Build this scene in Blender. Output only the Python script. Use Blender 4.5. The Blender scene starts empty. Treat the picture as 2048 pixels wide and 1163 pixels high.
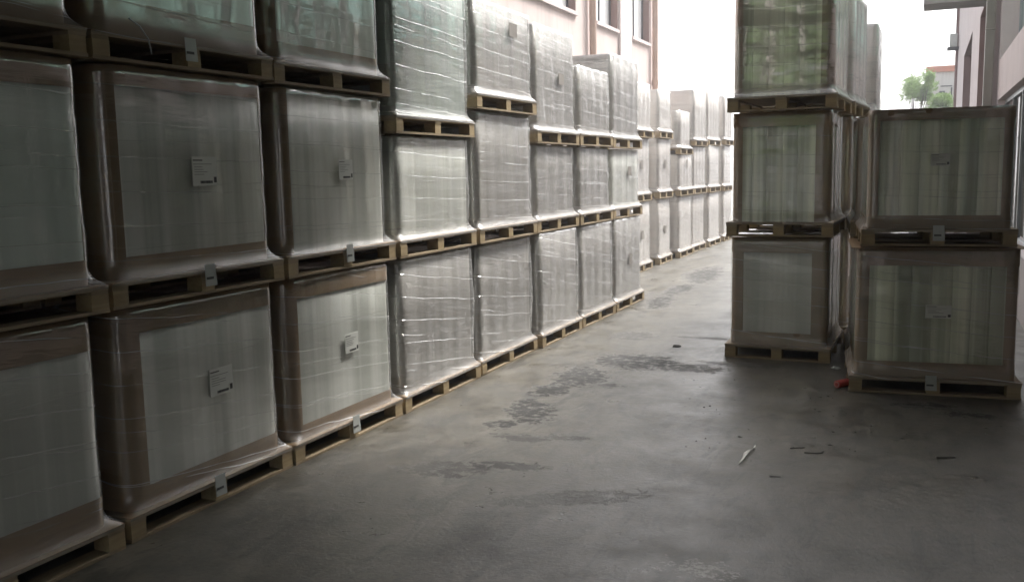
import bpy, bmesh, math, random
from mathutils import Vector, Matrix, noise
R = math.radians
S = bpy.context.scene
COL = S.collection

# ------------------------------------------------------------------ camera
cam_d = bpy.data.cameras.new("camera")
cam = bpy.data.objects.new("camera", cam_d); COL.objects.link(cam)
right = Vector((0.9134306, 0.40651115, -0.01983006))
fwd = Vector((-0.40554523, 0.90498872, -0.12856311))
up = right.cross(fwd).normalized(); right = fwd.cross(up).normalized()
m = Matrix((right, up, -fwd)).transposed().to_4x4()
m.translation = (0, 0, 1.75)
cam.matrix_world = m
cam_d.sensor_width = 36; cam_d.lens = 32.52
cam_d.clip_start = .05; cam_d.clip_end = 2000
S.camera = cam
S.render.resolution_x = 1024; S.render.resolution_y = 581
S.view_settings.view_transform = 'Standard'
S.view_settings.look = 'None'
S.view_settings.exposure = 1.85
S.view_settings.gamma = 1

# ------------------------------------------------------------------ sky and sun (bright overcast)
SUN_EL, SUN_ROT = 52, 28
w = bpy.data.worlds.new("World"); S.world = w; w.use_nodes = True
nt = w.node_tree; nt.nodes.clear()
sky = nt.nodes.new('ShaderNodeTexSky'); sky.sky_type = 'NISHITA'; sky.sun_disc = False
sky.sun_elevation = R(SUN_EL); sky.sun_rotation = R(SUN_ROT)
sky.dust_density = 6; sky.air_density = 1.0; sky.ozone_density = 1
hs = nt.nodes.new('ShaderNodeHueSaturation'); hs.inputs['Saturation'].default_value = .22
bg = nt.nodes.new('ShaderNodeBackground'); bg.inputs['Strength'].default_value = .15
out = nt.nodes.new('ShaderNodeOutputWorld')
nt.links.new(sky.outputs[0], hs.inputs['Color']); nt.links.new(hs.outputs[0], bg.inputs[0])
nt.links.new(bg.outputs[0], out.inputs[0])
sd = bpy.data.lights.new("sun", 'SUN'); sd.energy = 2.0; sd.angle = R(14); sd.color = (1, .96, .9)
so = bpy.data.objects.new("sun", sd); COL.objects.link(so)
sdir = Vector((math.sin(R(SUN_ROT))*math.cos(R(SUN_EL)), math.cos(R(SUN_ROT))*math.cos(R(SUN_EL)), math.sin(R(SUN_EL))))
so.rotation_euler = sdir.to_track_quat('Z', 'Y').to_euler(); so.location = (0, 0, 30)

# ------------------------------------------------------------------ helpers
def tag(o, label=None, cat=None, group=None, kind=None):
    if label: o['label'] = label
    if cat: o['category'] = cat
    if group: o['group'] = group
    if kind: o['kind'] = kind
    return o
def empty(name, loc, rz=0, parent=None):
    o = bpy.data.objects.new(name, None); COL.objects.link(o)
    o.empty_display_size = .1; o.location = loc; o.rotation_euler = (0, 0, rz)
    if parent: o.parent = parent
    return o
def link_mesh(name, verts, faces, mat, parent=None, uvs=None, smooth=False, loc=None):
    me = bpy.data.meshes.new(name); me.from_pydata(verts, [], faces)
    if uvs:
        ul = me.uv_layers.new(name="UVMap")
        for p in me.polygons:
            for li in p.loop_indices:
                ul.data[li].uv = uvs[me.loops[li].vertex_index]
    if smooth:
        for p in me.polygons: p.use_smooth = True
    me.materials.append(mat)
    o = bpy.data.objects.new(name, me); COL.objects.link(o)
    if parent: o.parent = parent
    if loc: o.location = loc
    return o
class MB:
    def __init__(s): s.v = []; s.f = []
    def box(s, x0, y0, z0, x1, y1, z1):
        n = len(s.v)
        s.v += [(x0,y0,z0),(x1,y0,z0),(x1,y1,z0),(x0,y1,z0),(x0,y0,z1),(x1,y0,z1),(x1,y1,z1),(x0,y1,z1)]
        s.f += [tuple(n+i for i in q) for q in ((0,3,2,1),(4,5,6,7),(0,1,5,4),(1,2,6,5),(2,3,7,6),(3,0,4,7))]
        return s
    def tube(s, p0, p1, r, r1=None, n=12, cap=True):
        p0, p1 = Vector(p0), Vector(p1); r1 = r if r1 is None else r1
        d = (p1-p0).normalized(); a = d.orthogonal().normalized(); b = d.cross(a); k = len(s.v)
        for p, rr in ((p0, r), (p1, r1)):
            for i in range(n):
                t = 2*math.pi*i/n; s.v.append(tuple(p+(a*math.cos(t)+b*math.sin(t))*rr))
        for i in range(n):
            j = (i+1) % n; s.f.append((k+i, k+j, k+n+j, k+n+i))
        if cap: s.f.append(tuple(k+i for i in range(n))[::-1]); s.f.append(tuple(k+n+i for i in range(n)))
        return s
    def build(s, name, mat, parent=None, bevel=0, smooth=False, loc=None):
        o = link_mesh(name, s.v, s.f, mat, parent, smooth=smooth, loc=loc)
        if bevel:
            b = o.modifiers.new("bevel", 'BEVEL'); b.width = bevel; b.segments = 2; b.limit_method = 'ANGLE'
        return o

# ------------------------------------------------------------------ node helpers
class NT:
    def __init__(s, name):
        s.m = bpy.data.materials.new(name); s.m.use_nodes = True; s.t = s.m.node_tree; s.t.nodes.clear()
        s.out = s.n('ShaderNodeOutputMaterial')
    def n(s, typ, **kw):
        x = s.t.nodes.new(typ)
        for k, v in kw.items(): setattr(x, k, v)
        return x
    def put(s, sock, v):
        if hasattr(v, 'default_value') or hasattr(v, 'links'): s.t.links.new(v, sock)
        elif isinstance(v, (tuple, list)) and len(v) == 3 and sock.type == 'RGBA': sock.default_value = (*v, 1)
        else: sock.default_value = v
    def math(s, op, a, b=None, c=None, clamp=False):
        x = s.n('ShaderNodeMath', operation=op, use_clamp=clamp); s.put(x.inputs[0], a)
        if b is not None: s.put(x.inputs[1], b)
        if c is not None: s.put(x.inputs[2], c)
        return x.outputs[0]
    def mix(s, f, a, b, blend='MIX'):
        x = s.n('ShaderNodeMix', data_type='RGBA', blend_type=blend)
        s.put(x.inputs[0], f); s.put(x.inputs[6], a); s.put(x.inputs[7], b); return x.outputs[2]
    def ramp(s, v, a, b, lo=0., hi=1.):
        x = s.n('ShaderNodeMapRange', clamp=True); s.put(x.inputs[0], v)
        x.inputs[1].default_value = a; x.inputs[2].default_value = b; x.inputs[3].default_value = lo; x.inputs[4].default_value = hi
        return x.outputs[0]
    def noise(s, vec, scale, detail=3, rough=.55, dist=0.):
        x = s.n('ShaderNodeTexNoise'); s.put(x.inputs['Vector'], vec); x.inputs['Scale'].default_value = scale
        x.inputs['Detail'].default_value = detail; x.inputs['Roughness'].default_value = rough
        x.inputs['Distortion'].default_value = dist; return x.outputs[0]
    def comb(s, x, y, z):
        c = s.n('ShaderNodeCombineXYZ'); s.put(c.inputs[0], x); s.put(c.inputs[1], y); s.put(c.inputs[2], z); return c.outputs[0]
    def sep(s, v):
        c = s.n('ShaderNodeSeparateXYZ'); s.put(c.inputs[0], v); return c.outputs
    def scaled(s, v, sx, sy, sz):
        x = s.n('ShaderNodeMapping'); s.put(x.inputs[0], v); x.inputs['Scale'].default_value = (sx, sy, sz); return x.outputs[0]
    def bump(s, h, strength, dist=.01):
        x = s.n('ShaderNodeBump'); x.inputs['Strength'].default_value = strength; x.inputs['Distance'].default_value = dist
        s.put(x.inputs['Height'], h); return x.outputs[0]
    def bsdf(s, col, rough=.6, normal=None, spec=.5, metal=0, **kw):
        x = s.n('ShaderNodeBsdfPrincipled'); s.put(x.inputs['Base Color'], col); s.put(x.inputs['Roughness'], rough)
        x.inputs['Specular IOR Level'].default_value = spec; x.inputs['Metallic'].default_value = metal
        if normal is not None: s.put(x.inputs['Normal'], normal)
        return x.outputs[0]
    def done(s, sh): s.t.links.new(sh, s.out.inputs[0]); return s.m

def simple(name, col, rough=.6, var=.12, scale=6, metal=0, bump=.15, stretch=(1,1,1)):
    t = NT(name); tc = t.n('ShaderNodeTexCoord').outputs['Object']
    v = t.scaled(tc, *stretch)
    n = t.noise(v, scale, 5)
    c = t.mix(t.ramp(n, .3, .7), tuple(x*(1-var) for x in col), tuple(min(1, x*(1+var)) for x in col))
    return t.done(t.bsdf(c, rough, t.bump(n, bump, .01), metal=metal))

# ------------------------------------------------------------------ materials
def make_film(name, milk, slope, lines, wr, ior=2.1, tint=(.80,.80,.80)):
    t = NT(name)
    uv = t.n('ShaderNodeTexCoord').outputs['UV']
    oi = t.n('ShaderNodeObjectInfo').outputs['Random']
    u, v, _ = t.sep(uv)
    rnd = t.math('MULTIPLY', oi, 37.)
    vec = t.comb(u, v, rnd)
    wob = t.noise(t.comb(t.math('MULTIPLY', u, 1.3), t.math('MULTIPLY', v, .7), rnd), 1.6, 2)
    def band(pitch, sl, off, width, wamp):
        q = t.math('ADD', v, t.math('MULTIPLY', u, sl)); q = t.math('ADD', q, t.math('MULTIPLY', wob, wamp))
        q = t.math('ADD', q, t.math('ADD', t.math('MULTIPLY', oi, 3.1), off))
        q = t.math('FRACT', t.math('DIVIDE', q, pitch))
        d = t.math('ABSOLUTE', t.math('SUBTRACT', q, .5))
        # irregular: only keep stretches
        return t.ramp(d, 0, width/pitch, 1, 0), q
    b1, q1 = band(.165, slope, 0., .0034, .035)
    b2, q2 = band(.27, slope*1.3, .4, .003, .05)
    keep = t.ramp(t.noise(vec, 2.3, 2), .32, .5)
    keep2 = t.ramp(t.noise(t.comb(u, v, t.math('ADD', rnd, 9.)), 2., 2), .45, .6)
    line = t.math('ADD', t.math('MULTIPLY', b1, keep), t.math('MULTIPLY', b2, keep2), clamp=True)
    # stretched wrinkles, mostly along the wrap
    w1 = t.noise(t.comb(t.math('MULTIPLY', u, 2.2), t.math('MULTIPLY', t.math('ADD', v, t.math('MULTIPLY', u, slope)), 16.), rnd), 1.0, 4, .6, .6)
    w2 = t.noise(t.comb(t.math('MULTIPLY', u, 5.), t.math('MULTIPLY', v, 2.), rnd), 1.4, 3, .6, .8)
    w3 = t.noise(vec, 60, 2, .6)
    h = t.math('ADD', t.math('MULTIPLY', w1, .55), t.math('MULTIPLY', w2, .55))
    h = t.math('ADD', h, t.math('MULTIPLY', w3, .015))
    h = t.math('ADD', h, t.math('MULTIPLY', line, .22*lines))
    step = t.ramp(q1, .46, .5)          # overlapping edge of each turn
    h = t.math('ADD', h, t.math('MULTIPLY', step, .07))
    nrm = t.bump(h, wr, .018)
    # opacity: number of layers differs between turns, and the tail near the pallet has many
    lay = t.ramp(q2, .3, .32, 0, .35)
    mk = t.math('MULTIPLY', milk, t.math('ADD', .8, t.math('ADD', lay, t.math('MULTIPLY', w1, .5))))
    mk = t.math('ADD', mk, t.math('MULTIPLY', line, .5*lines), clamp=True)
    mk = t.math('ADD', mk, t.ramp(v, .10, .30, .02, 0), clamp=True)
    tr = t.n('ShaderNodeBsdfTransparent'); tr.inputs[0].default_value = (.97,.975,.96,1)
    df = t.n('ShaderNodeBsdfDiffuse'); t.put(df.inputs[0], tint); t.t.links.new(nrm, df.inputs['Normal'])
    mx = t.n('ShaderNodeMixShader'); t.put(mx.inputs[0], mk); t.t.links.new(tr.outputs[0], mx.inputs[1]); t.t.links.new(df.outputs[0], mx.inputs[2])
    gl = t.n('ShaderNodeBsdfGlossy'); gl.inputs['Color'].default_value = (1,1,1,1)
    t.put(gl.inputs['Roughness'], t.math('ADD', t.ramp(w2, .3, .7, .05, .14), t.ramp(v, .14, .26, .38, 0))); t.t.links.new(nrm, gl.inputs['Normal'])
    fr = t.n('ShaderNodeFresnel'); fr.inputs[0].default_value = ior; t.t.links.new(nrm, fr.inputs['Normal'])
    front = t.math('SUBTRACT', 1., t.n('ShaderNodeNewGeometry').outputs['Backfacing'])   # thin sheet: no internal reflection
    mg = t.n('ShaderNodeMixShader'); t.put(mg.inputs[0], t.math('MULTIPLY', t.math('MULTIPLY', fr.outputs[0], front), t.ramp(v, .13, .24, .40, 1))); t.t.links.new(mx.outputs[0], mg.inputs[1]); t.t.links.new(gl.outputs[0], mg.inputs[2])
    return t.done(mg.outputs[0])
FILM = {
 'clear': make_film('clear_stretch_film', .03, .03, .7, .13, 2.25),
 'clear_lines': make_film('clear_stretch_film_roped', .05, .10, 1.3, .16, 2.2),
 'shiny': make_film('glossy_stretch_film', .03, .03, .8, .22, 4.2),
 'white': make_film('milky_stretch_film', .12, .035, .7, .8, 2.5),
 'white_lines': make_film('milky_stretch_film_roped', .13, .14, 1.1, .95, 2.5),
}
def make_goods(name, base, dark, colamp, layer, cyl=0.):
    t = NT(name)
    uv = t.n('ShaderNodeTexCoord').outputs['UV']; oi = t.n('ShaderNodeObjectInfo').outputs['Random']
    u, v, _ = t.sep(uv); rnd = t.math('MULTIPLY', oi, 53.)
    n1 = t.noise(t.comb(t.math('MULTIPLY', u, 5.5-2.*cyl), t.math('MULTIPLY', v, .12), rnd), 1., 2, .5)
    n2 = t.noise(t.comb(t.math('MULTIPLY', u, 22.), t.math('MULTIPLY', v, .25), rnd), 1., 2, .6)
    f = t.math('ADD', t.math('MULTIPLY', t.ramp(n1, .40, .60), .9), t.math('MULTIPLY', t.ramp(n2, .35, .65), .35), clamp=True)
    f = t.math('MULTIPLY', f, colamp)
    c = t.mix(f, base, dark)
    q = t.math('FRACT', t.math('DIVIDE', t.math('SUBTRACT', v, .14), layer))
    ln = t.math('MULTIPLY', t.ramp(t.math('ABSOLUTE', t.math('SUBTRACT', q, .5)), 0, .012, .45, 0), t.ramp(t.noise(t.comb(t.math('MULTIPLY', u, 3.), t.math('MULTIPLY', v, 3.), rnd), 1., 2), .42, .6))
    c = t.mix(ln, c, tuple(x*.55 for x in dark))
    hh = t.math('SUBTRACT', t.math('MULTIPLY', n2, .5), ln)
    if cyl:   # the goods stand in round columns
        p = t.math('ADD', t.math('DIVIDE', u, .133), t.math('MULTIPLY', n1, .5)); p = t.math('SUBTRACT', t.math('MULTIPLY', t.math('FRACT', p), 2.), 1.)
        hh = t.math('ADD', t.math('MULTIPLY', hh, .12), t.math('SQRT', t.math('SUBTRACT', 1.02, t.math('MULTIPLY', p, p))))
        return t.done(t.bsdf(c, .22, t.bump(hh, .75, .035*cyl), spec=.9))
    return t.done(t.bsdf(c, .38, t.bump(hh, .3, .01), spec=.5))
GOODS = {
 'grey': make_goods('pale_grey_goods', (.68,.69,.66), (.33,.34,.31), .8, .26),
 'green': make_goods('greenish_goods', (.92,.95,.74), (.17,.20,.12), .85, .24, .45),
 'teal': make_goods('pale_teal_goods', (.66,.73,.69), (.44,.51,.48), .6, .25),
 'dteal': make_goods('dark_teal_goods', (.34,.40,.37), (.20,.25,.23), .7, .25),
 'white': make_goods('off_white_goods', (.30,.285,.27), (.17,.16,.15), .9, .23),
 'bright': make_goods('pale_sheets', (.52,.48,.455), (.38,.34,.32), .6, .23),
}
def make_card():
    t = NT('brown_cardboard'); uv = t.n('ShaderNodeTexCoord').outputs['UV']
    n = t.noise(uv, 4, 5); n2 = t.noise(t.scaled(uv, 1, 40, 1), 6, 2)
    c = t.mix(t.ramp(n, .3, .7), (.165,.100,.046), (.235,.150,.075))
    return t.done(t.bsdf(c, .75, t.bump(n2, .1, .004)))
CARD = make_card()
def make_wood(name, a, b):
    t = NT(name); tc = t.n('ShaderNodeTexCoord').outputs['Object']; rnd = t.math('MULTIPLY', t.n('ShaderNodeObjectInfo').outputs['Random'], 20.)
    x, y, z = t.sep(tc)
    g = t.noise(t.comb(t.math('MULTIPLY', x, 4.), t.math('MULTIPLY', y, 30.), t.math('ADD', t.math('MULTIPLY', z, 40.), rnd)), 1., 4, .6, .4)
    n = t.noise(tc, 5, 4)
    c = t.mix(t.ramp(g, .3, .7), a, b); c = t.mix(t.ramp(n, .5, .75, 0, .45), c, (.16,.12,.085))
    return t.done(t.bsdf(c, .75, t.bump(g, .25, .004)))
WOOD = make_wood('pallet_pine', (.215,.16,.095), (.32,.25,.16))
BLOCK = make_wood('pallet_block_chipboard', (.27,.195,.098), (.37,.285,.16))
PAPER = simple('label_paper', (.60,.61,.57), .5, .05, 8)
PRINT = simple('label_ink', (.05,.05,.05), .6, .1, 20)
PLAST = simple('tag_plastic', (.42,.44,.42), .3, .08, 10)

# ------------------------------------------------------------------ wrapped pallet
NS, NC = 42, 7
def perim(wd, dp, r, off=0.):
    """rounded rectangle loop starting mid-back, running left side, front left-to-right, right side; -> [(x,y,u)]"""
    hx, hy = wd/2+off, dp/2+off; r = max(.004, r+off*.6); pts = []
    def side(a, b, n):
        for i in range(n): t = i/n; pts.append((a[0]+(b[0]-a[0])*t, a[1]+(b[1]-a[1])*t))
    def corner(cx, cy, a0):
        for i in range(NC): a = R(a0+90*i/NC); pts.append((cx+r*math.cos(a), cy+r*math.sin(a)))
    side((0, hy), (-hx+r, hy), NS//2)
    corner(-hx+r, hy-r, 90); side((-hx, hy-r), (-hx, -hy+r), NS)
    corner(-hx+r, -hy+r, 180); side((-hx+r, -hy), (hx-r, -hy), NS)
    corner(hx-r, -hy+r, 270); side((hx, -hy+r), (hx, hy-r), NS)
    corner(hx-r, hy-r, 0); side((hx-r, hy), (0, hy), NS//2)
    pts.append((0, hy))
    res = []; u = 0
    for i, p in enumerate(pts):
        if i: u += math.hypot(p[0]-pts[i-1][0], p[1]-pts[i-1][1])
        res.append((p[0], p[1], u))
    return res
def strip(loops, zs, cap_top=False):
    v, f, uv = [], [], []; n = len(loops[0])
    for lp, z in zip(loops, zs):
        for x, y, u in lp: v.append((x, y, z if not callable(z) else z(u))); uv.append((u, v[-1][2]))
    for k in range(len(zs)-1):
        for i in range(n-1):
            a = k*n+i; f.append((a, a+1, a+n+1, a+n))
    if cap_top:
        k = (len(zs)-1)*n; f.append(tuple(k+i for i in range(n-1))[::1])
    return v, f, uv
def cut(loop, u0, u1):
    """part of a loop between two perimeter lengths, with exact ends"""
    o = []
    def at(u):
        for a, b in zip(loop, loop[1:]):
            if a[2] <= u <= b[2]:
                t = (u-a[2])/max(1e-6, b[2]-a[2]); return (a[0]+(b[0]-a[0])*t, a[1]+(b[1]-a[1])*t, u)
    o.append(at(u0)); o += [p for p in loop if u0 < p[2] < u1]; o.append(at(u1)); return o

PAL_H = .122
def make_pallet(root, wd, dp, rng):
    deck = MB(); nb = 7; bw = dp/nb
    for i in range(nb):
        y = -dp/2+i*bw
        deck.box(-wd/2, y+.004, PAL_H-.016, wd/2, y+bw-.012, PAL_H)
    for x in (-wd/2, -.05, wd/2-.1): deck.box(x+.002, -dp/2+.006, PAL_H-.033, x+.098, dp/2-.006, PAL_H-.0165)
    d = deck.build('pallet', WOOD, root)
    bx = .1 if wd > .9 else .09
    for x in (-wd/2+bx/2, 0, wd/2-bx/2):
        for y in (-dp/2+.055, 0, dp/2-.055):
            MB().box(x-bx/2+rng.uniform(0,.006), y-.05+rng.uniform(-.004,.004), .0165, x+bx/2-rng.uniform(0,.006), y+.05, PAL_H-.0335).build('block', BLOCK, d)
    for y in (-dp/2+.055, 0, dp/2-.055):
        MB().box(-wd/2, y-.05, 0.001, wd/2, y+.05, .016).build('bottom_board', WOOD, d)
    MB().box(-wd/2-.001, -dp/2-.001, PAL_H+.001, wd/2+.001, dp/2+.001, PAL_H+.005).build('base_sheet', CARD, d)
    return d

def wrapped_pallet(loc, rz, wd, dp, h, film='clear', goods='grey', frame=None, top=.0, label=None, tagk=False, seed=0,
                   inset=.038, rad=.06, text='', group=None, cap=True, bulge=.0, lean=0., sheet=0.):
    rng = random.Random(seed)
    root = empty('wrapped_pallet', loc, rz); tag(root, text, 'wrapped pallet', group)
    make_pallet(root, wd, dp, rng)
    gw, gd = wd-2*inset-.02, dp-2*inset-.02
    b0, b1 = PAL_H+.006, h-.006
    # goods block: thin sheet stack with soft vertical corners
    lp = perim(gw, gd, rad)
    zs = [b0+.002, b0+.3*(b1-b0), b0+.6*(b1-b0), b1]
    v, f, uv = strip([lp]*4, zs, True); link_mesh('goods', v, f, GOODS[goods], root, uv, True)
    # cardboard: trays at top and bottom, corner boards
    L = lp[-1][2]; half = L/2
    fl = half-gw/2            # perimeter length at the front left corner
    fr = half+gw/2
    if frame:
        l1, r1, tb, bb = frame
        o1 = perim(gw, gd, rad, .004); k = o1[-1][2]/L
        for u0, u1 in ((fl-.16, fl+l1), (fr-r1, fr+.16)):
            if u1-u0 < .17: continue
            v, f, uv = strip([cut(o1, u0*k, u1*k)]*2, [b0+.004, b1-.002]); link_mesh('corner_board', v, f, CARD, root, uv, True)
        o2 = perim(gw, gd, rad, .008)
        if bb:
            v, f, uv = strip([o2]*2, [b0+.003, b0+bb]); link_mesh('bottom_tray', v, f, CARD, root, uv, True)
        if tb:
            o3 = perim(gw, gd, rad, .009)
            v, f, uv = strip([o3]*2, [b1-tb, b1+.003], True); link_mesh('top_tray', v, f, CARD, root, uv, True)
    # film
    base = perim(wd+.008, dp+.008, .018)
    body = perim(gw, gd, rad, .013)
    nz = 34; loops = []; zz = []
    H = b1+.004-b0
    for k in range(nz+1):
        t = k/nz; t = t**1.35
        z = b0-.016+t*(H+.016)
        a = max(0, 1-max(0, z-b0)/.085)**2.6*.96 if z > b0 else 1.
        lpz = []
        for p, q in zip(base, body):
            x = q[0]*(1-a)+p[0]*a; y = q[1]*(1-a)+p[1]*a; u = q[2]
            amp = (.0045 if 'white' in film else .0025)*(1-a)
            nn = noise.noise((u*2.4+seed, z*7+u*.8, seed*1.7))*amp*1.6 + noise.noise((u*7, z*22+u*2.5, seed*3.1))*amp*.7
            nn += .0042*(1-a)*math.sin(2*math.pi*(u+.05*noise.noise((u*1.5, seed, z*.6)))/.262+seed)*(.35+1.1*abs(noise.noise((u*1.1+seed*2.3, z*.8, 4.))))
            mid = (1-a)*bulge*math.sin(math.pi*min(1, (z-b0)/H))
            s = (nn+mid)/max(gw, gd)*2
            x *= 1+s; y *= 1+s
            if t > .97: x *= .9985; y *= .9985
            lpz.append((x+lean*(z-b0), y, u))
        loops.append(lpz); zz.append(z)
    v, f, uv = strip(loops, zz, cap)
    link_mesh('film', v, f, FILM[film], root, uv, True)
    if sheet:
        sb = MB(); sb.box(-wd/2-sheet, -dp/2-sheet, h-.005, wd/2+sheet, dp/2+sheet-.04, h-.001)
        so_ = sb.build('top_sheet', CARD, root); bv = so_.modifiers.new('b', 'BEVEL'); bv.width = .05; bv.affect = 'VERTICES'
    yf = -(gd/2+.013)-(.004 if label and label[0] == 'print' else .009)
    if label:
        kind, lx, lz, lw, lh = label
        lab = MB().box(lx-lw/2, yf-.002, lz-lh/2, lx+lw/2, yf, lz+lh/2).build('label', PAPER if kind == 'print' else simple('dull_label', (.26,.24,.22), .6), root)
        if kind == 'print':
            b = MB(); y0, y1 = yf-.0028, yf-.0021
            def bar(x0, z0, x1, z1): b.box(lx-lw/2+x0*lw, y0, lz-lh/2+z0*lh, lx-lw/2+x1*lw, y1, lz-lh/2+z1*lh)
            bar(.04,.86,.42,.90); bar(.04,.74,.80,.755)
            for i in range(4): bar(.08, .64-i*.085, .08+rng.uniform(.3,.62), .655-i*.085)
            x = .30
            while x < .80:
                wdt = rng.choice((.006,.012,.02)); bar(x, .08, x+wdt, .17); x += wdt+rng.choice((.004,.008))
            bar(.86,.10,.97,.30)
            b.build('print', PRINT, lab)
    if tagk:
        tx = rng.uniform(-.03,.03)
        n = 6; vv = []; ff = []
        for i in range(n+1):
            t = i/n; z = PAL_H+.035-t*.115; yy = -dp/2-.007-.002*t
            vv += [(tx-.038, yy, z), (tx+.038+.006*t, yy-.003*t, z)]
        for i in range(n): ff.append((2*i, 2*i+1, 2*i+3, 2*i+2))
        tg = link_mesh('pallet_tag', vv, ff, PLAST, root)
        sm = tg.modifiers.new('s', 'SOLIDIFY'); sm.thickness = .0012
        MB().box(tx-.03, -dp/2-.0125, PAL_H-.045, tx+.02, -dp/2-.0100, PAL_H-.032).build('print', PRINT, tg)
    return root

# ------------------------------------------------------------------ ground
def make_floor():
    t = NT('worn_concrete'); tc = t.n('ShaderNodeTexCoord').outputs['Object']
    x, y, z = t.sep(tc)
    big = t.noise(tc, .35, 4); med = t.noise(tc, 2.2, 6, .6); fine = t.noise(tc, 45, 4, .65)
    dust = t.noise(t.scaled(tc, 1.6, .5, 1), 1.1, 6, .62, .8)
    c = t.mix(t.ramp(big, .35, .65), (.052,.047,.033), (.112,.098,.073))
    c = t.mix(t.ramp(med, .42, .66, 0, .7), c, (.055,.053,.046))
    mot = t.noise(tc, 8, 8, .75, .4); c = t.mix(t.ramp(mot, .46, .62, 0, .6), c, (.145,.130,.102))
    mot2 = t.noise(t.scaled(tc, 1, 1, 1), 19, 8, .8); c = t.mix(t.ramp(mot2, .52, .64, 0, .7), c, (.035,.033,.03))
    c = t.mix(t.ramp(dust, .50, .68, 0, .6), c, (.175,.160,.130))
    smear = t.noise(t.scaled(tc, 2.4, .9, 1), 2.0, 9, .72, 1.4)
    c = t.mix(t.ramp(smear, .50, .60, 0, .85), c, (.038,.035,.028))
    c = t.mix(t.ramp(fine, .3, .75, 0, .28), c, (.06,.058,.055))
    # rough broken surface at known places
    edge = t.noise(tc, 14, 8, .78, .6); edge2 = t.noise(t.scaled(tc, .8, 1.5, 1), 3.2, 5, .65)
    fg = t.noise(t.scaled(tc, 1, 1.3, 1), 11, 7, .72, .15); frag = t.ramp(fg, .41, .49)
    mask = None
    for cx, cy, rx, ry, rot, soft in SPOTS:
        dx = t.math('SUBTRACT', x, cx); dy = t.math('SUBTRACT', y, cy); ca, sa = math.cos(R(rot)), math.sin(R(rot))
        a = t.math('ADD', t.math('MULTIPLY', dx, ca/rx), t.math('MULTIPLY', dy, sa/rx))
        b = t.math('ADD', t.math('MULTIPLY', dx, -sa/ry), t.math('MULTIPLY', dy, ca/ry))
        d = t.math('SQRT', t.math('ADD', t.math('MULTIPLY', a, a), t.math('MULTIPLY', b, b)))
        d = t.math('ADD', d, t.math('MULTIPLY', t.math('SUBTRACT', edge, .5), 4.2))
        d = t.math('ADD', d, t.math('MULTIPLY', t.math('SUBTRACT', edge2, .5), 2.4))
        mk = t.math('MULTIPLY', t.ramp(d, 1.05, 1.3, min(1., soft*1.4), 0), frag)
        mask = mk if mask is None else t.math('MAXIMUM', mask, mk)
    spk = t.noise(tc, 38, 6, .8)
    c = t.mix(mask, c, t.mix(t.ramp(spk, .38, .62), (.004,.004,.003), (.028,.025,.021)))
    sx = t.math('DIVIDE', t.math('SUBTRACT', x, -.86), .15); sy = t.math('DIVIDE', t.math('SUBTRACT', y, 3.86), .09)
    sd_ = t.math('SQRT', t.math('ADD', t.math('MULTIPLY', sx, sx), t.math('MULTIPLY', sy, sy)))
    c = t.mix(t.math('MULTIPLY', t.ramp(t.math('ADD', sd_, t.math('MULTIPLY', t.math('SUBTRACT', fg, .5), 5.)), .7, 1., .8, 0), t.ramp(spk, .45, .55)), c, (.42,.40,.36))
    # scattered small chips and faint tyre tracks
    v = t.n('ShaderNodeTexVoronoi'); t.put(v.inputs['Vector'], t.scaled(tc, 1, .7, 1)); v.inputs['Scale'].default_value = 2.6
    chip = t.math('ADD', v.outputs['Distance'], t.math('MULTIPLY', t.noise(tc, 16, 4), .16))
    chip = t.math('MULTIPLY', t.ramp(chip, .10, .125, 1, 0), t.ramp(t.noise(tc, .9, 2), .50, .56))
    c = t.mix(t.math('MULTIPLY', chip, .75), c, (.045,.042,.04))
    tr = t.math('ADD', t.math('MULTIPLY', x, 1.), t.math('MULTIPLY', y, .22)); tr = t.math('ADD', tr, t.math('MULTIPLY', t.noise(tc, .5, 2), .5))
    q = t.math('ABSOLUTE', t.math('SUBTRACT', t.math('FRACT', t.math('DIVIDE', tr, 1.15)), .5))
    trk = t.math('MULTIPLY', t.ramp(q, .0, .13, 1, 0), t.ramp(t.noise(tc, 1.4, 5, .7), .4, .62))
    c = t.mix(t.math('MULTIPLY', trk, .30), c, (.09,.086,.082))
    cr = t.noise(t.scaled(tc, 1, .45, 1), 1.3, 9, .75, 1.2)
    crack = t.ramp(t.math('ABSOLUTE', t.math('SUBTRACT', cr, .5)), .0, .006, .55, 0)
    c = t.mix(t.math('MULTIPLY', crack, t.ramp(big, .45, .55)), c, (.05,.048,.045))
    rg = t.math('ADD', t.ramp(med, .3, .7, .28, .55), t.math('MULTIPLY', mask, .3))
    h = t.math('ADD', t.math('MULTIPLY', fine, .25), t.math('MULTIPLY', med, .5)); h = t.math('SUBTRACT', h, t.math('MULTIPLY', mask, t.math('MULTIPLY', edge, 1.6)))
    h = t.math('SUBTRACT', h, t.math('MULTIPLY', chip, .5))
    h = t.math('ADD', h, t.math('MULTIPLY', mot2, .6))
    return t.done(t.bsdf(c, t.math('ADD', rg, t.math('MULTIPLY', t.math('SUBTRACT', mot, .5), .5)), t.bump(h, .5, .012), spec=.5))
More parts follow.
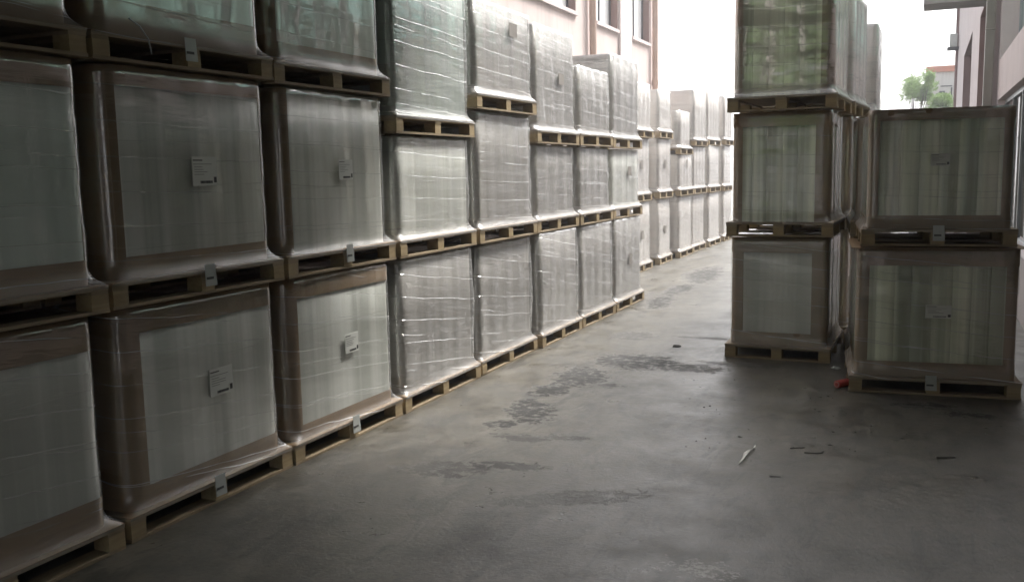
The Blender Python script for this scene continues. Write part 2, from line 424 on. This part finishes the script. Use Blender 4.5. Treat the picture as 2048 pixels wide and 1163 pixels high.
SPOTS = [(-2.40,8.05,.30,.26,10,1.),(-2.66,7.28,.17,.33,20,.85),(-2.70,6.75,.13,.18,0,.9),(-1.86,7.90,.26,.12,0,.6),(-2.60,6.10,.13,.26,25,1.),
         (-2.66,5.70,.08,.10,0,1.),(-3.17,11.9,.13,.55,5,.8),(-3.22,13.2,.13,.50,0,.9),(-3.28,15.0,.22,.9,5,.8),(-2.75,9.3,.18,.20,0,.5),
         (-2.55,4.70,.22,.11,15,.45),(-2.26,4.86,.20,.06,10,.6),(.05,7.20,.20,.08,10,.7),(.30,7.02,.16,.06,0,.7),(-2.30,7.05,.09,.07,0,.5),
         (-2.40,5.45,.14,.07,0,.5),(-2.1,5.55,.12,.05,0,.45),(-1.5,8.2,.3,.07,0,.4),(-1.7,4.5,.35,.08,30,.25),(-2.0,9.4,.3,.05,0,.4)]
link_mesh('ground', [(-90,-60,0),(90,-60,0),(90,300,0),(-90,300,0)], [(0,1,2,3)], make_floor())['kind'] = 'structure'

# ------------------------------------------------------------------ materials of the buildings
def plaster(name, a, b, rough=.85):
    t = NT(name); tc = t.n('ShaderNodeTexCoord').outputs['Object']
    n = t.noise(tc, 1.1, 6, .6); f = t.noise(tc, 35, 4, .6)
    streak = t.noise(t.scaled(tc, 3, 3, .25), 2.2, 5, .6)
    c = t.mix(t.ramp(n, .3, .7), a, b); c = t.mix(t.ramp(streak, .5, .75, 0, .35), c, tuple(v*.62 for v in a))
    return t.done(t.bsdf(c, rough, t.bump(f, .35, .006)))
PINK = plaster('pink_render', (.50,.42,.395), (.58,.49,.465))
PINK2 = plaster('pale_pink_render', (.50,.44,.43), (.58,.52,.51))
BROWN = plaster('brown_painted_reveal', (.20,.13,.115), (.25,.165,.15))
OLIVE = simple('olive_duct_paint', (.20,.185,.16), .5, .1, 3)
ALU = simple('grey_aluminium', (.30,.31,.32), .35, .08, 5, metal=.6)
DARKF = simple('dark_window_frame', (.05,.05,.055), .4, .1, 5)
COPPER = simple('tan_pipe_paint', (.42,.30,.24), .5, .12, 4)
CONC = plaster('grey_concrete', (.30,.29,.28), (.37,.36,.35))
def glassmat(name, tint, ior=2.2, rough=.03):
    t = NT(name); x = t.n('ShaderNodeBsdfPrincipled'); t.put(x.inputs['Base Color'], tint)
    x.inputs['Roughness'].default_value = rough; x.inputs['IOR'].default_value = ior; x.inputs['Specular IOR Level'].default_value = .9
    return t.done(x.outputs[0])
def coated(name, col, metal):
    t = NT(name); x = t.n('ShaderNodeBsdfPrincipled'); t.put(x.inputs['Base Color'], col); x.inputs['Metallic'].default_value = metal; x.inputs['Roughness'].default_value = .04
    return t.done(x.outputs[0])
SKYPANE = simple('white_blind_behind_glass', (.84,.87,.87), .15, .02, 3, bump=0); TEALG = coated('teal_coated_glass', (.42,.62,.54), 1.); GLASS2 = glassmat('dark_window_glass', (.02,.028,.026), 1.6)  # left panes: the reflected sky is put into the white colour
BLIND = simple('green_window_glass', (.20,.27,.20), .3, .1, 3)

def wall_with_openings(name, xf, thick, y0, y1, z0, z1, ops, mat, parent):
    """wall in the YZ plane, its visible face at xf, thick towards +x (or -x); ops = (ya, yb, za, zb) sorted along y, same column = same (ya,yb)"""
    b = MB(); xa, xb = sorted((xf, xf+thick)); cols = {}
    for ya, yb, za, zb in ops: cols.setdefault((ya, yb), []).append((za, zb))
    y = y0
    for (ya, yb), zz in sorted(cols.items()):
        if ya > y: b.box(xa, y, z0, xb, ya, z1)
        z = z0
        for za, zb in sorted(zz):
            if za > z: b.box(xa, ya, z, xb, yb, za)
            z = zb
        if z < z1: b.box(xa, ya, z, xb, yb, z1)
        y = yb
    if y < y1: b.box(xa, y, z0, xb, y1, z1)
    return b.build(name, mat, parent)

# left building ----------------------------------------------------
LX = -5.8
lb = empty('factory_building', (LX, 8, 0)); tag(lb, 'pale pink rendered factory building behind the long left row, its windows reflecting the sky', 'building')
P = lambda ya, yb: (ya-8, yb-8)
wy = [(-4.4,-1.2),(0.2,3.4),(4.8,8.0),(9.4,11.0),(12.3,15.96)]
wy2 = [(17.0,18.4),(19.34,20.75)]
ops = [(ya-8, yb-8, 4.52, 6.9) for ya, yb in wy+wy2]
wall_with_openings('wall', 0, -.35, -14, 13.05, 0, 9.5, ops, PINK, lb)
MB().box(-9, -14, 9.5, .25, 13.15, 9.75).build('roof', CONC, lb)
MB().box(-9, 12.75, 0, -.352, 13.05, 9.49).build('end_wall', PINK, lb)
for i, (ya, yb) in enumerate(wy+wy2):
    a, b_ = ya-8, yb-8
    fr = MB()
    nm = 3 if yb-ya > 2 else 2
    fr.box(-.20, a, 4.52, -.14, a+.06, 6.9); fr.box(-.20, b_-.06, 4.52, -.14, b_, 6.9)
    fr.box(-.20, a+.06, 4.52, -.14, b_-.06, 4.58); fr.box(-.20, a+.06, 6.84, -.14, b_-.06, 6.9)
    for k in range(1, nm): yy = a+(b_-a)*k/nm; fr.box(-.195, yy-.025, 4.58, -.145, yy+.025, 6.84)
    f = fr.build('window', DARKF, lb)
    MB().box(-.136, b_-.02, 4.525, -.003, b_-.003, 6.89).build('reveal', BROWN, f)
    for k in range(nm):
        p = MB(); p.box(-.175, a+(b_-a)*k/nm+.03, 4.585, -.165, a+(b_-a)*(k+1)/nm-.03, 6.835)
        p.build('pane', SKYPANE, f)
    MB().box(-.135, a-.03 if 0 else a+.003, 4.45, .05, b_-.003, 4.515).build('sill', PINK2, f)
MB().box(.003, 10.45, 0, .05, 11.25, 9.3).build('pilaster', PINK2, lb)
for yy in (8.62, 12.92):
    d = MB().tube((.09, yy, .05), (.09, yy, 9.3), .065, n=14)
    for z in (1.5, 3.6, 5.6, 7.6): d.tube((.09, yy, z), (.09, yy, z+.12), .078, n=14)
    d.build('downpipe', COPPER, lb, smooth=False)

# right building ---------------------------------------------------
RX = .98
rb = empty('workshop_building', (RX, 0, 0)); tag(rb, 'pinkish workshop building along the right edge, with deep window recesses and an olive duct', 'building')
# near bay: spandrel between lower glazing and upper glazing
near = [(-7.5,-3.4,.7,2.70),(-7.5,-3.4,3.32,6.4),(-3.0,.9,3.32,6.4),(-.9,.9,.7,2.70),(1.3,5.4,.7,2.70),(1.3,5.4,3.32,6.4),(5.8,10.2,.7,2.70),(5.8,10.2,3.32,6.4),(10.6,16.7,.7,2.70),(10.6,16.7,3.32,6.4)]
farr = [(17.6,24.0,.6,5.0),(28.2,34.5,.6,5.2)]
wall_with_openings('wall', 0, .34, -8, 42.6, 0, 9.6, [o for o in near if o[:2] not in ((-3.0,.9),(-.9,.9))]+[(-3.0,-1.0,.02,2.7),(-3.0,-1.0,3.32,6.4),(-1.0,.9,.7,2.7),(-1.0,.9,3.32,6.4)]+farr, PINK2, rb)  # unglazed lower opening added out of view for a light streak on the film
MB().box(-.15, -8, 9.6, 9, 43, 9.85).build('roof', CONC, rb)
for ya, yb, za, zb in near:
    fr = MB(); n = 4; x0, x1 = (.10,.16) if za < 2 else (.24,.30)
    for k in range(n+1):
        yy = ya+.035+(yb-ya-.07)*k/n; fr.box(x0, yy-.03, za+.003, x1, yy+.03, zb-.003)
        if k:
            yp = ya+.035+(yb-ya-.07)*(k-1)/n
            for z in (za+.003, zb-.063): fr.box(x0+.002, yp+.028, z, x1-.002, yy-.028, z+.06)
    bmf = fr.build('window', ALU, rb)
    for k in range(n):
        y_a = ya+.035+(yb-ya-.07)*k/n+.032; y_b = ya+.035+(yb-ya-.07)*(k+1)/n-.032
        MB().box(x0+.025, y_a, za+.064, x0+.035, y_b, zb-.064).build('pane', GLASS2 if za < 2 else TEALG, bmf)
for ya, yb, za, zb in farr:
    r_ = MB().box(.31, ya+.002, za+.002, .335, yb-.002, zb-.002).build('window', GLASS2, rb)
    MB().box(.003, yb-.02, za+.004, .30, yb-.003, zb-.004).build('reveal', BROWN, r_)
    MB().box(.003, ya+.003, zb-.02, .30, yb-.025, zb-.004).build('lintel', BROWN, r_)
    MB().box(.24, (ya+yb)/2, za+.01, .30, (ya+yb)/2+.07, zb-.03).build('mullion', DARKF, r_)
MB().box(-.065, 17.0, 0, -.003, 17.35, 9.5).build('pilaster', PINK2, rb)
MB().box(-.10, 42.3, 0, -.003, 42.6, 9.5).build('pilaster', BROWN, rb)
d = MB().box(-.21, 16.8, .02, -.075, 16.96, 9.4)
for z in (2.1, 3.80, 6.2): d.box(-.217, 16.792, z, -.068, 16.968, z+.03)
d.build('duct', OLIVE, rb, bevel=.012)
cb = MB(); cb.box(-1.15, 20, 4.76, -.003, 20.9, 5.02); cb.build('canopy', CONC, rb)
ac = MB(); ac.box(-.34, 41.2, 6.25, -.07, 41.9, 6.75); a = ac.build('air_conditioner', PLAST, rb, bevel=.02)
br = MB(); br.box(-.42, 41.25, 6.16, -.003, 41.3, 6.245); br.box(-.42, 41.8, 6.16, -.003, 41.85, 6.245); br.tube((-.12, 41.5, 6.77), (-.12, 41.5, 9.3), .015); br.build('bracket', DARKF, a)

# roof slab over the near end, above the frame
rs = tag(empty('roof_slab', (-2.4, -.5, 4.75)), 'grey concrete slab bridging the alley above the nearest stacks', 'roof')
MB().box(-3.39, -2.8, 0, 3.37, 8, .3).build('slab', CONC, rs)
bm_ = [(-3.4, y, -.35, 3.37, y+.3, -.004) for y in (-2.7, -.1, 2.5, 5.1, 7.7)]
for q in bm_: MB().box(*q).build('beam', CONC, rs)

# far building and trees --------------------------------------------
fb = tag(empty('far_building', (2.4, 50, 0)), 'small white building with an orange roof edge at the far end of the alley', 'building')
WHITE = plaster('white_render', (.62,.60,.57), (.70,.68,.65)); ORANGE = simple('orange_fascia', (.52,.20,.12), .6, .1, 2)
MB().box(-2.56, 0, 0, 4, 6, 6.05).build('wall', WHITE, fb)
MB().box(-2.62, -.12, 6.054, 4.1, 6.1, 6.33).build('roof_edge', ORANGE, fb)
for x0, x1, z0, z1 in ((-1.95,-1.45,5.35,5.40),(-2.0,-1.75,4.9,5.15),(-1.5,-1.44,4.95,5.3)):
    MB().box(x0, -.03, z0, x1, -.003, z1).build('window', DARKF, fb)

def leafmat(name, a, b):
    t = NT(name); oi = t.n('ShaderNodeTexCoord').outputs['Object']
    n = t.noise(oi, 1.6, 4); f = t.noise(oi, 14, 2)
    c = t.mix(t.ramp(n, .35, .65), a, b); c = t.mix(t.ramp(f, .3, .7, 0, .4), c, tuple(v*1.5 for v in b))
    d = t.n('ShaderNodeBsdfDiffuse'); t.put(d.inputs[0], c); tl = t.n('ShaderNodeBsdfTranslucent'); t.put(tl.inputs[0], c)
    m_ = t.n('ShaderNodeMixShader'); m_.inputs[0].default_value = .35; t.t.links.new(d.outputs[0], m_.inputs[1]); t.t.links.new(tl.outputs[0], m_.inputs[2])
    return t.done(m_.outputs[0])
LEAF = leafmat('fresh_leaves', (.17,.26,.09), (.24,.33,.14)); BARK = simple('bark', (.10,.075,.055), .9, .2, 12)
def tree(loc, h, rad, label, seed, n=2600, leaf=.11):
    rng = random.Random(seed); root = tag(empty('broadleaf_tree', loc), label, 'tree')
    tb = MB(); tb.tube((0,0,0), (.05,0,h*.55), rad*.09, rad*.05, 8, False)
    lobes = []
    for i in range(16):
        a = rng.uniform(0, 6.28); rr = rad*rng.uniform(.15,.85); z = h-rad*rng.uniform(.35,1.5)
        c = Vector((rr*math.cos(a), rr*math.sin(a), z)); lobes.append((c, rad*rng.uniform(.16,.42)))
        tb.tube((.03,0,h*rng.uniform(.35,.55)), c, rad*.035, rad*.01, 6, False)
    tb.build('trunk', BARK, root)
    v, f = [], []
    for i in range(n):
        c, r_ = rng.choice(lobes); d = Vector([rng.gauss(0,1) for _ in range(3)]).normalized()*r_*rng.uniform(.3,1.35)
        p = c+d; s = leaf*rng.uniform(.6,1.4); a = Vector([rng.gauss(0,1) for _ in range(3)]).normalized(); b = a.orthogonal().normalized()
        k = len(v); v += [tuple(p+a*s), tuple(p+b*s*.5), tuple(p-a*s), tuple(p-b*s*.5)]; f.append((k,k+1,k+2,k+3))
    link_mesh('crown', v, f, LEAF, root)
tree((-.62,47,0), 6.0, .85, 'round fresh green tree at the left corner of the far white building', 3, 3600, .065)
tree((.55,46,0), 4.95, .8, 'low bushy green tree in front of the far white building', 4, 3600, .065)
for i, (x, y, h, r_) in enumerate([(-6.,-15,8.,3.2),(-1.5,-17,9.,3.6),(3.5,-15,8.5,3.4)]):
    tree((x, y, 0), h, r_, ['leafy green tree behind the viewer at the left of the alley mouth','tallest leafy green tree behind the viewer in the alley mouth','leafy green tree behind the viewer at the right of the alley mouth'][i], 20+i, 4200, .26)

# ------------------------------------------------------------------ the long left row, three tiers
G_L = 'wrapped pallets in the long left row'
FX = -3.43; DP = 1.02
PI2 = R(90)
cols = {'A':(1.86,3.10),'B':(3.14,4.40),'C':(4.43,5.68),'D':(5.71,6.98),'E':(7.02,8.29),'F':(8.35,9.54),'G':(9.58,10.73),'H':(10.78,12.0)}
def left(c, z0, z1, text, y=None, dx=0., rz=0., **k):
    ya, yb = cols[c]; yc = (ya+yb)/2 + (y or 0)
    return wrapped_pallet((FX-DP/2+dx, yc, z0), PI2+R(rz), yb-ya, DP, z1-z0, text=text, group=G_L, **k)
PR = lambda x, z: ('print', x, z, .18, .15)
TA = [
 # ground tier
 ('A', 0, 1.13, 'ground-tier load at the far left edge, plain grey sheet framed in cardboard', dict(film='clear_lines', goods='grey', frame=(.16,.0,.15,.15), rad=.08)),
 ('B', 0, 1.13, 'ground-tier load with roped film and the nearest printed label, brown cardboard frame', dict(film='clear_lines', goods='grey', frame=(.13,.0,.12,.11), label=PR(.08,.65), tagk=True, rad=.08)),
 ('C', 0, 1.13, 'ground-tier labelled load third from the left edge, with a grey printed label on its face', dict(film='clear_lines', goods='grey', frame=(.09,.0,.12,.09), label=('print',.05,.64,.15,.13), tagk=True, rad=.08)),
 ('D', 0, 1.13, 'ground-tier pale unlabelled load, fourth from the left edge, glossy slanted film', dict(film='white_lines', goods='white', rad=.05)),
 ('E', 0, 1.13, 'ground-tier pale load, fifth from the left edge, shiny crumpled film in its middle', dict(film='white_lines', goods='white', rad=.05)),
 ('F', 0, 1.13, 'ground-tier pale load with a small loose film end, third from the row end', dict(film='white_lines', goods='white', rad=.05)),
 ('G', 0, 1.13, 'ground-tier pale load with bright slanted film ropes, next to the last of the row', dict(film='white_lines', goods='white', rad=.05)),
 ('H', 0, 1.13, 'ground-tier load with a small grey-brown label, last of the nearer row', dict(film='white_lines', goods='white', label=('dull',.05,.60,.15,.13), rad=.05)),
 # middle tier
 ('A', 1.14, 2.28, 'middle-tier dim load at the far left edge, bright film corner on its right', dict(film='clear', goods='teal', frame=(.16,.0,.12,.12), rad=.07)),
 ('B', 1.14, 2.28, 'widest-looking middle-tier load, printed label beside a dark centre strip, shiny round left corner', dict(film='clear', goods='grey', frame=(.09,.0,.09,.11), label=PR(.05,.64), tagk=True, rad=.095)),
 ('C', 1.14, 2.27, 'middle-tier load with a grey label, third from the left edge, bright vertical right corner', dict(film='clear', goods='grey', frame=(.07,.0,.0,.0), label=('print',.06,.64,.16,.13), tagk=True, rad=.08)),
 ('D', 1.14, 2.02, 'low middle-tier load under a taller green-tinted one, fourth from the left edge', dict(film='white', goods='grey', rad=.06)),
 ('E', 1.14, 2.26, 'tall narrow-looking middle-tier load with vertical film folds, fifth from the left edge', dict(film='white', goods='white', rad=.06)),
 ('F', 1.14, 2.0, 'middle-tier pale low load under the tallest labelled one', dict(film='white', goods='white', rad=.06)),
 ('G', 1.14, 2.0, 'middle-tier pale low load under the short flat-topped one', dict(film='white', goods='white', rad=.06)),
 ('H', 1.14, 1.99, 'middle-tier load with vertical ribs and a small label, end of the nearer row', dict(film='white', goods='grey', label=('dull',.12,.58,.14,.11), rad=.06)),
 # top tier
 ('A', 2.29, 3.4, 'top-tier load cut off by the upper left corner, only its base and pallet showing', dict(film='clear', goods='grey', frame=(.16,.0,.12,.14), rad=.08)),
 ('B', 2.29, 3.4, 'top-tier dark green load second from the left edge, tag on its pallet, film glinting', dict(film='clear', goods='teal', frame=(.12,.0,.12,.16), tagk=True, rad=.08)),
 ('C', 2.28, 3.4, 'top-tier teal load third from the left edge with shiny film glare', dict(film='clear', goods='teal', frame=(.05,.0,.12,.12), rad=.08)),
 ('D', 2.03, 3.25, 'tall top-tier load, teal on its left half and pale on its right', dict(film='white', goods='dteal', rad=.05, cap=True)),
 ('E', 2.27, 3.18, 'top-tier pale load with a dark square label near its top, pink wall behind', dict(film='white', goods='white', label=('dull',.17,.73,.17,.12), rad=.06)),
 ('F', 2.01, 3.15, 'tallest pale top-tier load with a grey square label in its middle', dict(film='white', goods='white', label=('dull',.12,.66,.15,.11), rad=.06)),
 ('G', 2.01, 2.87, 'shortest pale top-tier load, flat-topped, a taller dark side standing behind', dict(film='white', goods='white', rad=.06, bulge=.012)),
 ('H', 2.0, 3.12, 'top-tier pale load ending the nearer row, its dark side face showing', dict(film='white', goods='white', rad=.06)),
]
for i, (c, z0, z1, text, k) in enumerate(TA):
    rr = random.Random(100+i)
    if k['film'].startswith('white') and 'bulge' not in k: k['bulge'] = 0. if 'label' in k else rr.uniform(0, .014)
    if z0 > 2 or k['film'].startswith('white'): k['lean'] = rr.uniform(-.008, .008)
    o = left(c, z0, z1, text, seed=11+i, rz=rr.uniform(-.7,.7), dx=rr.uniform(-.02,.012), y=rr.uniform(-.006,.006), **k)
    if i == 17:
        tl = MB(); pts = [(-.42,.20),(-.36,.175),(-.31,.12),(-.295,.05)]
        for p, q in zip(pts, pts[1:]): tl.tube((p[0], -DP/2-.012, p[1]), (q[0], -DP/2-.012, q[1]), .004, .003, 6)
        tl.build('film_tail', PLAST, o)
    if i == 5:
        tl = MB(); pts = [(-.50,.66),(-.46,.64),(-.41,.615)]
        for p, q in zip(pts, pts[1:]): tl.tube((p[0], -DP/2+.035, p[1]), (q[0], -DP/2+.02, q[1]), .006, .003, 6)
        tl.build('film_tail', PLAST, o)

# unseen row added behind it, by the building, to darken pallet openings
for i, (c, (ya, yb)) in enumerate(cols.items()):
    if c > 'F': continue
    zt = (0, 1.14, 2.03 if c in 'DF' else 2.28)
    for q, z0 in enumerate(zt):
        if q == 2 and c == 'F': continue
        wrapped_pallet((FX-DP-.09-DP/2, (ya+yb)/2+.01, z0+.001*q), PI2, yb-ya, DP, ((zt+(3.1,))[q+1]-z0)-.01, text='wrapped load hidden in the second row between the long left row and the building',
            group='wrapped pallets in the hidden row by the building', film='clear', goods='grey', rad=.06, seed=400+3*i+q)
# ------------------------------------------------------------------ the farther row, set back
G_F = 'wrapped pallets in the farther left row'
fc = {'I':(14.75,15.9,-4.38),'J':(16.36,17.33,-4.36),'K':(17.72,18.86,-4.33),'L':(18.95,20.08,-4.33),'M':(20.34,21.6,-4.33),'N':(21.9,22.95,-4.3)}
who = {'I':'nearest stack','J':'second stack','K':'third stack','L':'fourth stack','M':'fifth stack','N':'farthest stack'}
tier = {'I':(0,1.19,2.26,3.17),'J':(0,1.2,2.28,3.14),'K':(0,1.2,2.0,2.84),'L':(0,1.2,2.18,3.31),'M':(0,1.19,2.22,3.37),'N':(0,1.18,2.25,3.37)}
i = 0
for c, (ya, yb, fx) in fc.items():
    for tnum in range(3):
        z0, z1 = tier[c][tnum], tier[c][tnum+1]; rr = random.Random(300+i)
        place = ('bottom','middle','top')[tnum]
        extra = {('K',2):', round-shouldered and low',('L',2):', dark side showing',('J',2):', dark side',('K',0):', by a gap',('I',1):''}.get((c,tnum),'')
        k = dict(film='white' if tnum else 'white_lines', goods='bright', rad=.06 if (c,tnum) != ('K',2) else .16)
        if c in 'IJ' and tnum < 1 or (c, tnum) in (('I',1),('J',1),('K',1)): k['label'] = ('dull', 0., .62, .14, .15)
        dp = 1.15 if (c, tnum) != ('L', 2) else 1.5
        wrapped_pallet((fx-dp/2+rr.uniform(-.02,.02), (ya+yb)/2, z0+.001*tnum), PI2+R(rr.uniform(-1,1)), yb-ya, dp, z1-z0,
            text=f'white load, {place} tier, {who[c]} of farther row'+extra, group=G_F, seed=60+i, **k)
        i += 1

# ------------------------------------------------------------------ freestanding stacks on the right
def local(o, a, x, y): a = R(a); return (o[0]+x*math.cos(a)-y*math.sin(a), o[1]+x*math.sin(a)+y*math.cos(a))
def stack(o, a, wd, dp, z0, z1, dx, dy, text, group, **k):
    x, y = local(o, a, wd/2+dx, dp/2+dy)
    return wrapped_pallet((x, y, z0), R(a), wd, dp, z1-z0, text=text, group=group, **k)
G_S = 'wrapped pallets in the three-tier stacks on the right'
o1, a1 = (-1.66, 8.50), -1.0
stack(o1, a1, .93, 1.12, 0, 1.11, 0, 0, 'bottom load of the nearest three-high stack, brown frame round a grey window', G_S, film='clear_lines', goods='grey', frame=(.11,.13,.13,.12), rad=.05, seed=201)
stack(o1, a1, .93, 1.12, 1.12, 2.22, 0, .0, 'middle load of the nearest three-high stack, pale window, dark film side', G_S, film='clear', goods='green', frame=(.09,.12,.12,.0), rad=.06, seed=202)
stack(o1, a1-1., .94, 1.12, 2.23, 3.45, .0, .0, 'top load of the nearest right stack, wrapped film reflecting bright green leaves', G_S, film='shiny', goods='green', frame=(.08,.10,.0,.0), rad=.06, seed=203)
o2 = (-1.66, 9.80)
for n, (z0, z1) in enumerate(((0,1.11),(1.12,2.22),(2.23,3.40))):
    stack(o2, -4, 1.0, 1.12, z0, z1, 0, 0, ['bottom','middle','top'][n]+' load of the second three-high stack, right behind the nearest'+(', wrinkled side' if n == 2 else ''), G_S, film='white' if n == 2 else 'clear', goods='bright' if n == 2 else 'grey', rad=.06, seed=210+n, frame=None if n == 2 else (.1,.1,.12,.12))
o3 = (-1.58, 11.5)
for n, (z0, z1) in enumerate(((0,1.11),(1.12,2.22),(2.23,3.33))):
    stack(o3, 0, 1.06, 1.12, z0, z1, 0, 0, ['bottom','middle','top'][n]+' load of the third three-high stack, a thin bright sliver behind the second', G_S, film='white', goods='bright', rad=.06, seed=220+n)
G_R = 'wrapped pallets in the two-high stack at the right edge'
o4, a4 = (-.50, 7.47), 6.0
stack(o4, a4, 1.2, 1.02, 0, 1.12, 0, 0, 'bottom load of the two-high stack at the right edge, greenish vertical streaks', G_R, film='clear_lines', goods='green', frame=(.085,.085,.13,.12), label=('print',.02,.64,.18,.10), tagk=True, rad=.05, seed=231, sheet=.004)
stack(o4, a4, 1.07, 1.0, 1.13, 2.15, .06, .03, 'upper load of the two-high stack at the right edge, greenish window in brown frame', G_R, film='clear', goods='green', frame=(.07,.07,.08,.10), label=('print',.0,.64,.13,.09), tagk=True, rad=.05, seed=232)
for q in (0, 1):  # unseen loads added to block light through the pallet openings in front
    stack(o4, a4, 1.2, 1.02, 1.13*q, 1.12+1.02*q, .02, 1.1, 'wrapped load hidden behind the two-high stack at the right edge', G_R, film='clear', goods='green', frame=(.1,.1,.1,.1), rad=.05, seed=241+q)

# ------------------------------------------------------------------ small things on the ground
DARK = simple('dark_scrap', (.03,.027,.024), .8, .2, 20); REDM = simple('red_print', (.42,.05,.04), .5, .1, 20); WHITEP = simple('white_scrap', (.75,.75,.70), .5, .05, 20)
def scrap(name, loc, pts, r, mat, label, cat, group=None, flat=.5):
    b = MB()
    for p, q in zip(pts, pts[1:]): b.tube((p[0], p[1], r*flat), (q[0], q[1], r*flat), r, r*.8, 6)
    o = b.build(name, mat, loc=loc); tag(o, label, cat, group); o.scale.z = flat; return o
scrap('twig', (-2.24,8.86,.003), [(0,.03),(.05,.04),(.075,.0),(.05,-.035),(.01,-.03)], .013, DARK, 'small curled black scrap on the concrete in the middle of the alley', 'scrap')
scrap('twig', (-.69,5.82,.003), [(-.03,-.02),(.0,.0),(.05,.025)], .006, DARK, 'short straight dark twig on the floor right of the white strip', 'twig')
scrap('twig', (-.58,5.75,.003), [(-.05,-.01),(.02,.0),(.05,.02),(.055,.06)], .005, DARK, 'bent L-shaped dark twig on the floor before the right stacks', 'twig')
scrap('twig', (.16,5.93,.003), [(-.05,-.02),(-.02,-.008),(.05,.02)], .007, DARK, 'thickest dark twig, alone on the floor at the right', 'twig')
scrap('twig', (-.73,5.22,.003), [(-.03,0),(.03,.01)], .005, DARK, 'tiny dark twig on the floor nearest the white strip', 'twig')
n = 9; vv = []; ff = []
for i in range(n+1):
    t = i/n; x = -.012+.03*t+.008*math.sin(t*9); y = -.19+.38*t; wd = .003+.008*math.sin(math.pi*t)*(1+.4*math.sin(t*14))
    z = .004+.012*abs(math.sin(t*7)); vv += [(x-wd, y, z), (x+wd, y+.01, z+.006)]
for i in range(n): ff.append((2*i, 2*i+1, 2*i+3, 2*i+2))
o = link_mesh('film_scrap', vv, ff, WHITEP, smooth=True, loc=(-.95,5.56,0)); sm = o.modifiers.new('s', 'SOLIDIFY'); sm.thickness = .001
tag(o, 'thin torn white film strip lying on the dark floor', 'scrap')
# crumpled film ends
def crumple(loc, sx, sy, sz, mat, label, seed, name='film_scrap'):
    bm = bmesh.new(); bmesh.ops.create_icosphere(bm, subdivisions=4, radius=1)
    for v in bm.verts:
        k = 1+.55*noise.noise(v.co*1.7+Vector((seed,0,0)))+.3*noise.noise(v.co*4.5+Vector((0,seed,0)))
        v.co = Vector((v.co.x*sx*k, v.co.y*sy*k, max(-.8*sz, v.co.z*sz*k)))
    me = bpy.data.meshes.new(name); bm.to_mesh(me); bm.free(); me.materials.append(mat)
    for p in me.polygons: p.use_smooth = True
    o = bpy.data.objects.new(name, me); COL.objects.link(o); o.location = loc; tag(o, label, 'scrap'); return o
crumple((-.66,8.28,.010), .03, .02, .012, PLAST, 'small crumpled white film scrap by the corner of the nearest right stack', 5)
crumple((.82,7.72,1.23), .10, .13, .10, simple('grey_film_wad', (.22,.22,.22), .35, .2, 9), 'wad of grey crumpled film on the lower right load beside the wall', 8, 'film_wad')
# red roll end
rr = tag(empty('tape_roll', (-.58,7.60,.034), R(-12)), 'red roll with a pale ringed end lying against the right-edge pallet', 'roll')
MB().tube((0,-.06,0), (.045,.06,0), .031, n=24).build('body', REDM, rr, bevel=.004)
MB().tube((-.001,-.063,0), (0,-.0605,0), .023, n=24).build('end_cap', simple('pale_pink_card', (.55,.36,.33), .6), rr)
MB().tube((-.002,-.066,0), (-.001,-.0635,0), .016, n=20).build('core', REDM, rr)
# loose leaves and grit near the stacks
rng = random.Random(77); spots = [(-1.35,6.6),(-.95,7.0),(-.55,6.9),(-.45,7.25),(-.62,6.45),(-.75,7.35),(.1,6.95),(.55,6.6),(-.2,6.3),(-1.2,5.6),(-.3,6.0),(.6,7.0),(-1.1,7.6),(-.9,6.2),(-4.1,13.9),(-4.0,14.3),(-3.9,14.1)]
gv, gf = [], []
for sx, sy in spots:
    for _ in range(5):
        x, y, s = sx+rng.gauss(0,.22), sy+rng.gauss(0,.16), rng.choice((.003,.004,.005,.006,.009,.015)); a = rng.uniform(0,6.28)
        k = len(gv)
        for q in range(5):
            t = a+q*1.2566; gv.append((x+s*math.cos(t)*rng.uniform(.6,1.6), y+s*math.sin(t)*rng.uniform(.5,1.), .001+rng.uniform(0,.002)))
        gv.append((x, y, .008)); gf += [(k+q, k+(q+1) % 5, k+5) for q in range(5)]
tag(link_mesh('grit', gv, gf, DARK), 'scattered dark grit and leaf crumbs on the floor before the right stacks', 'debris', kind='stuff')

for o in COL.objects:
    if 'label' in o and len(o['label'].split()) > 16: print('LONG', o['label'])
# volume added over the alley to imitate lens glare on far things
hz = MB().box(-88,-58,-1, 88,298,14)
t = NT('thin_haze'); vp = t.n('ShaderNodeVolumePrincipled'); vp.inputs['Density'].default_value = .0055; vp.inputs['Color'].default_value = (.95,.96,1,1); vp.inputs['Anisotropy'].default_value = .3
t.t.links.new(vp.outputs[0], t.out.inputs['Volume'])
hz.build('haze', t.m)['kind'] = 'stuff'
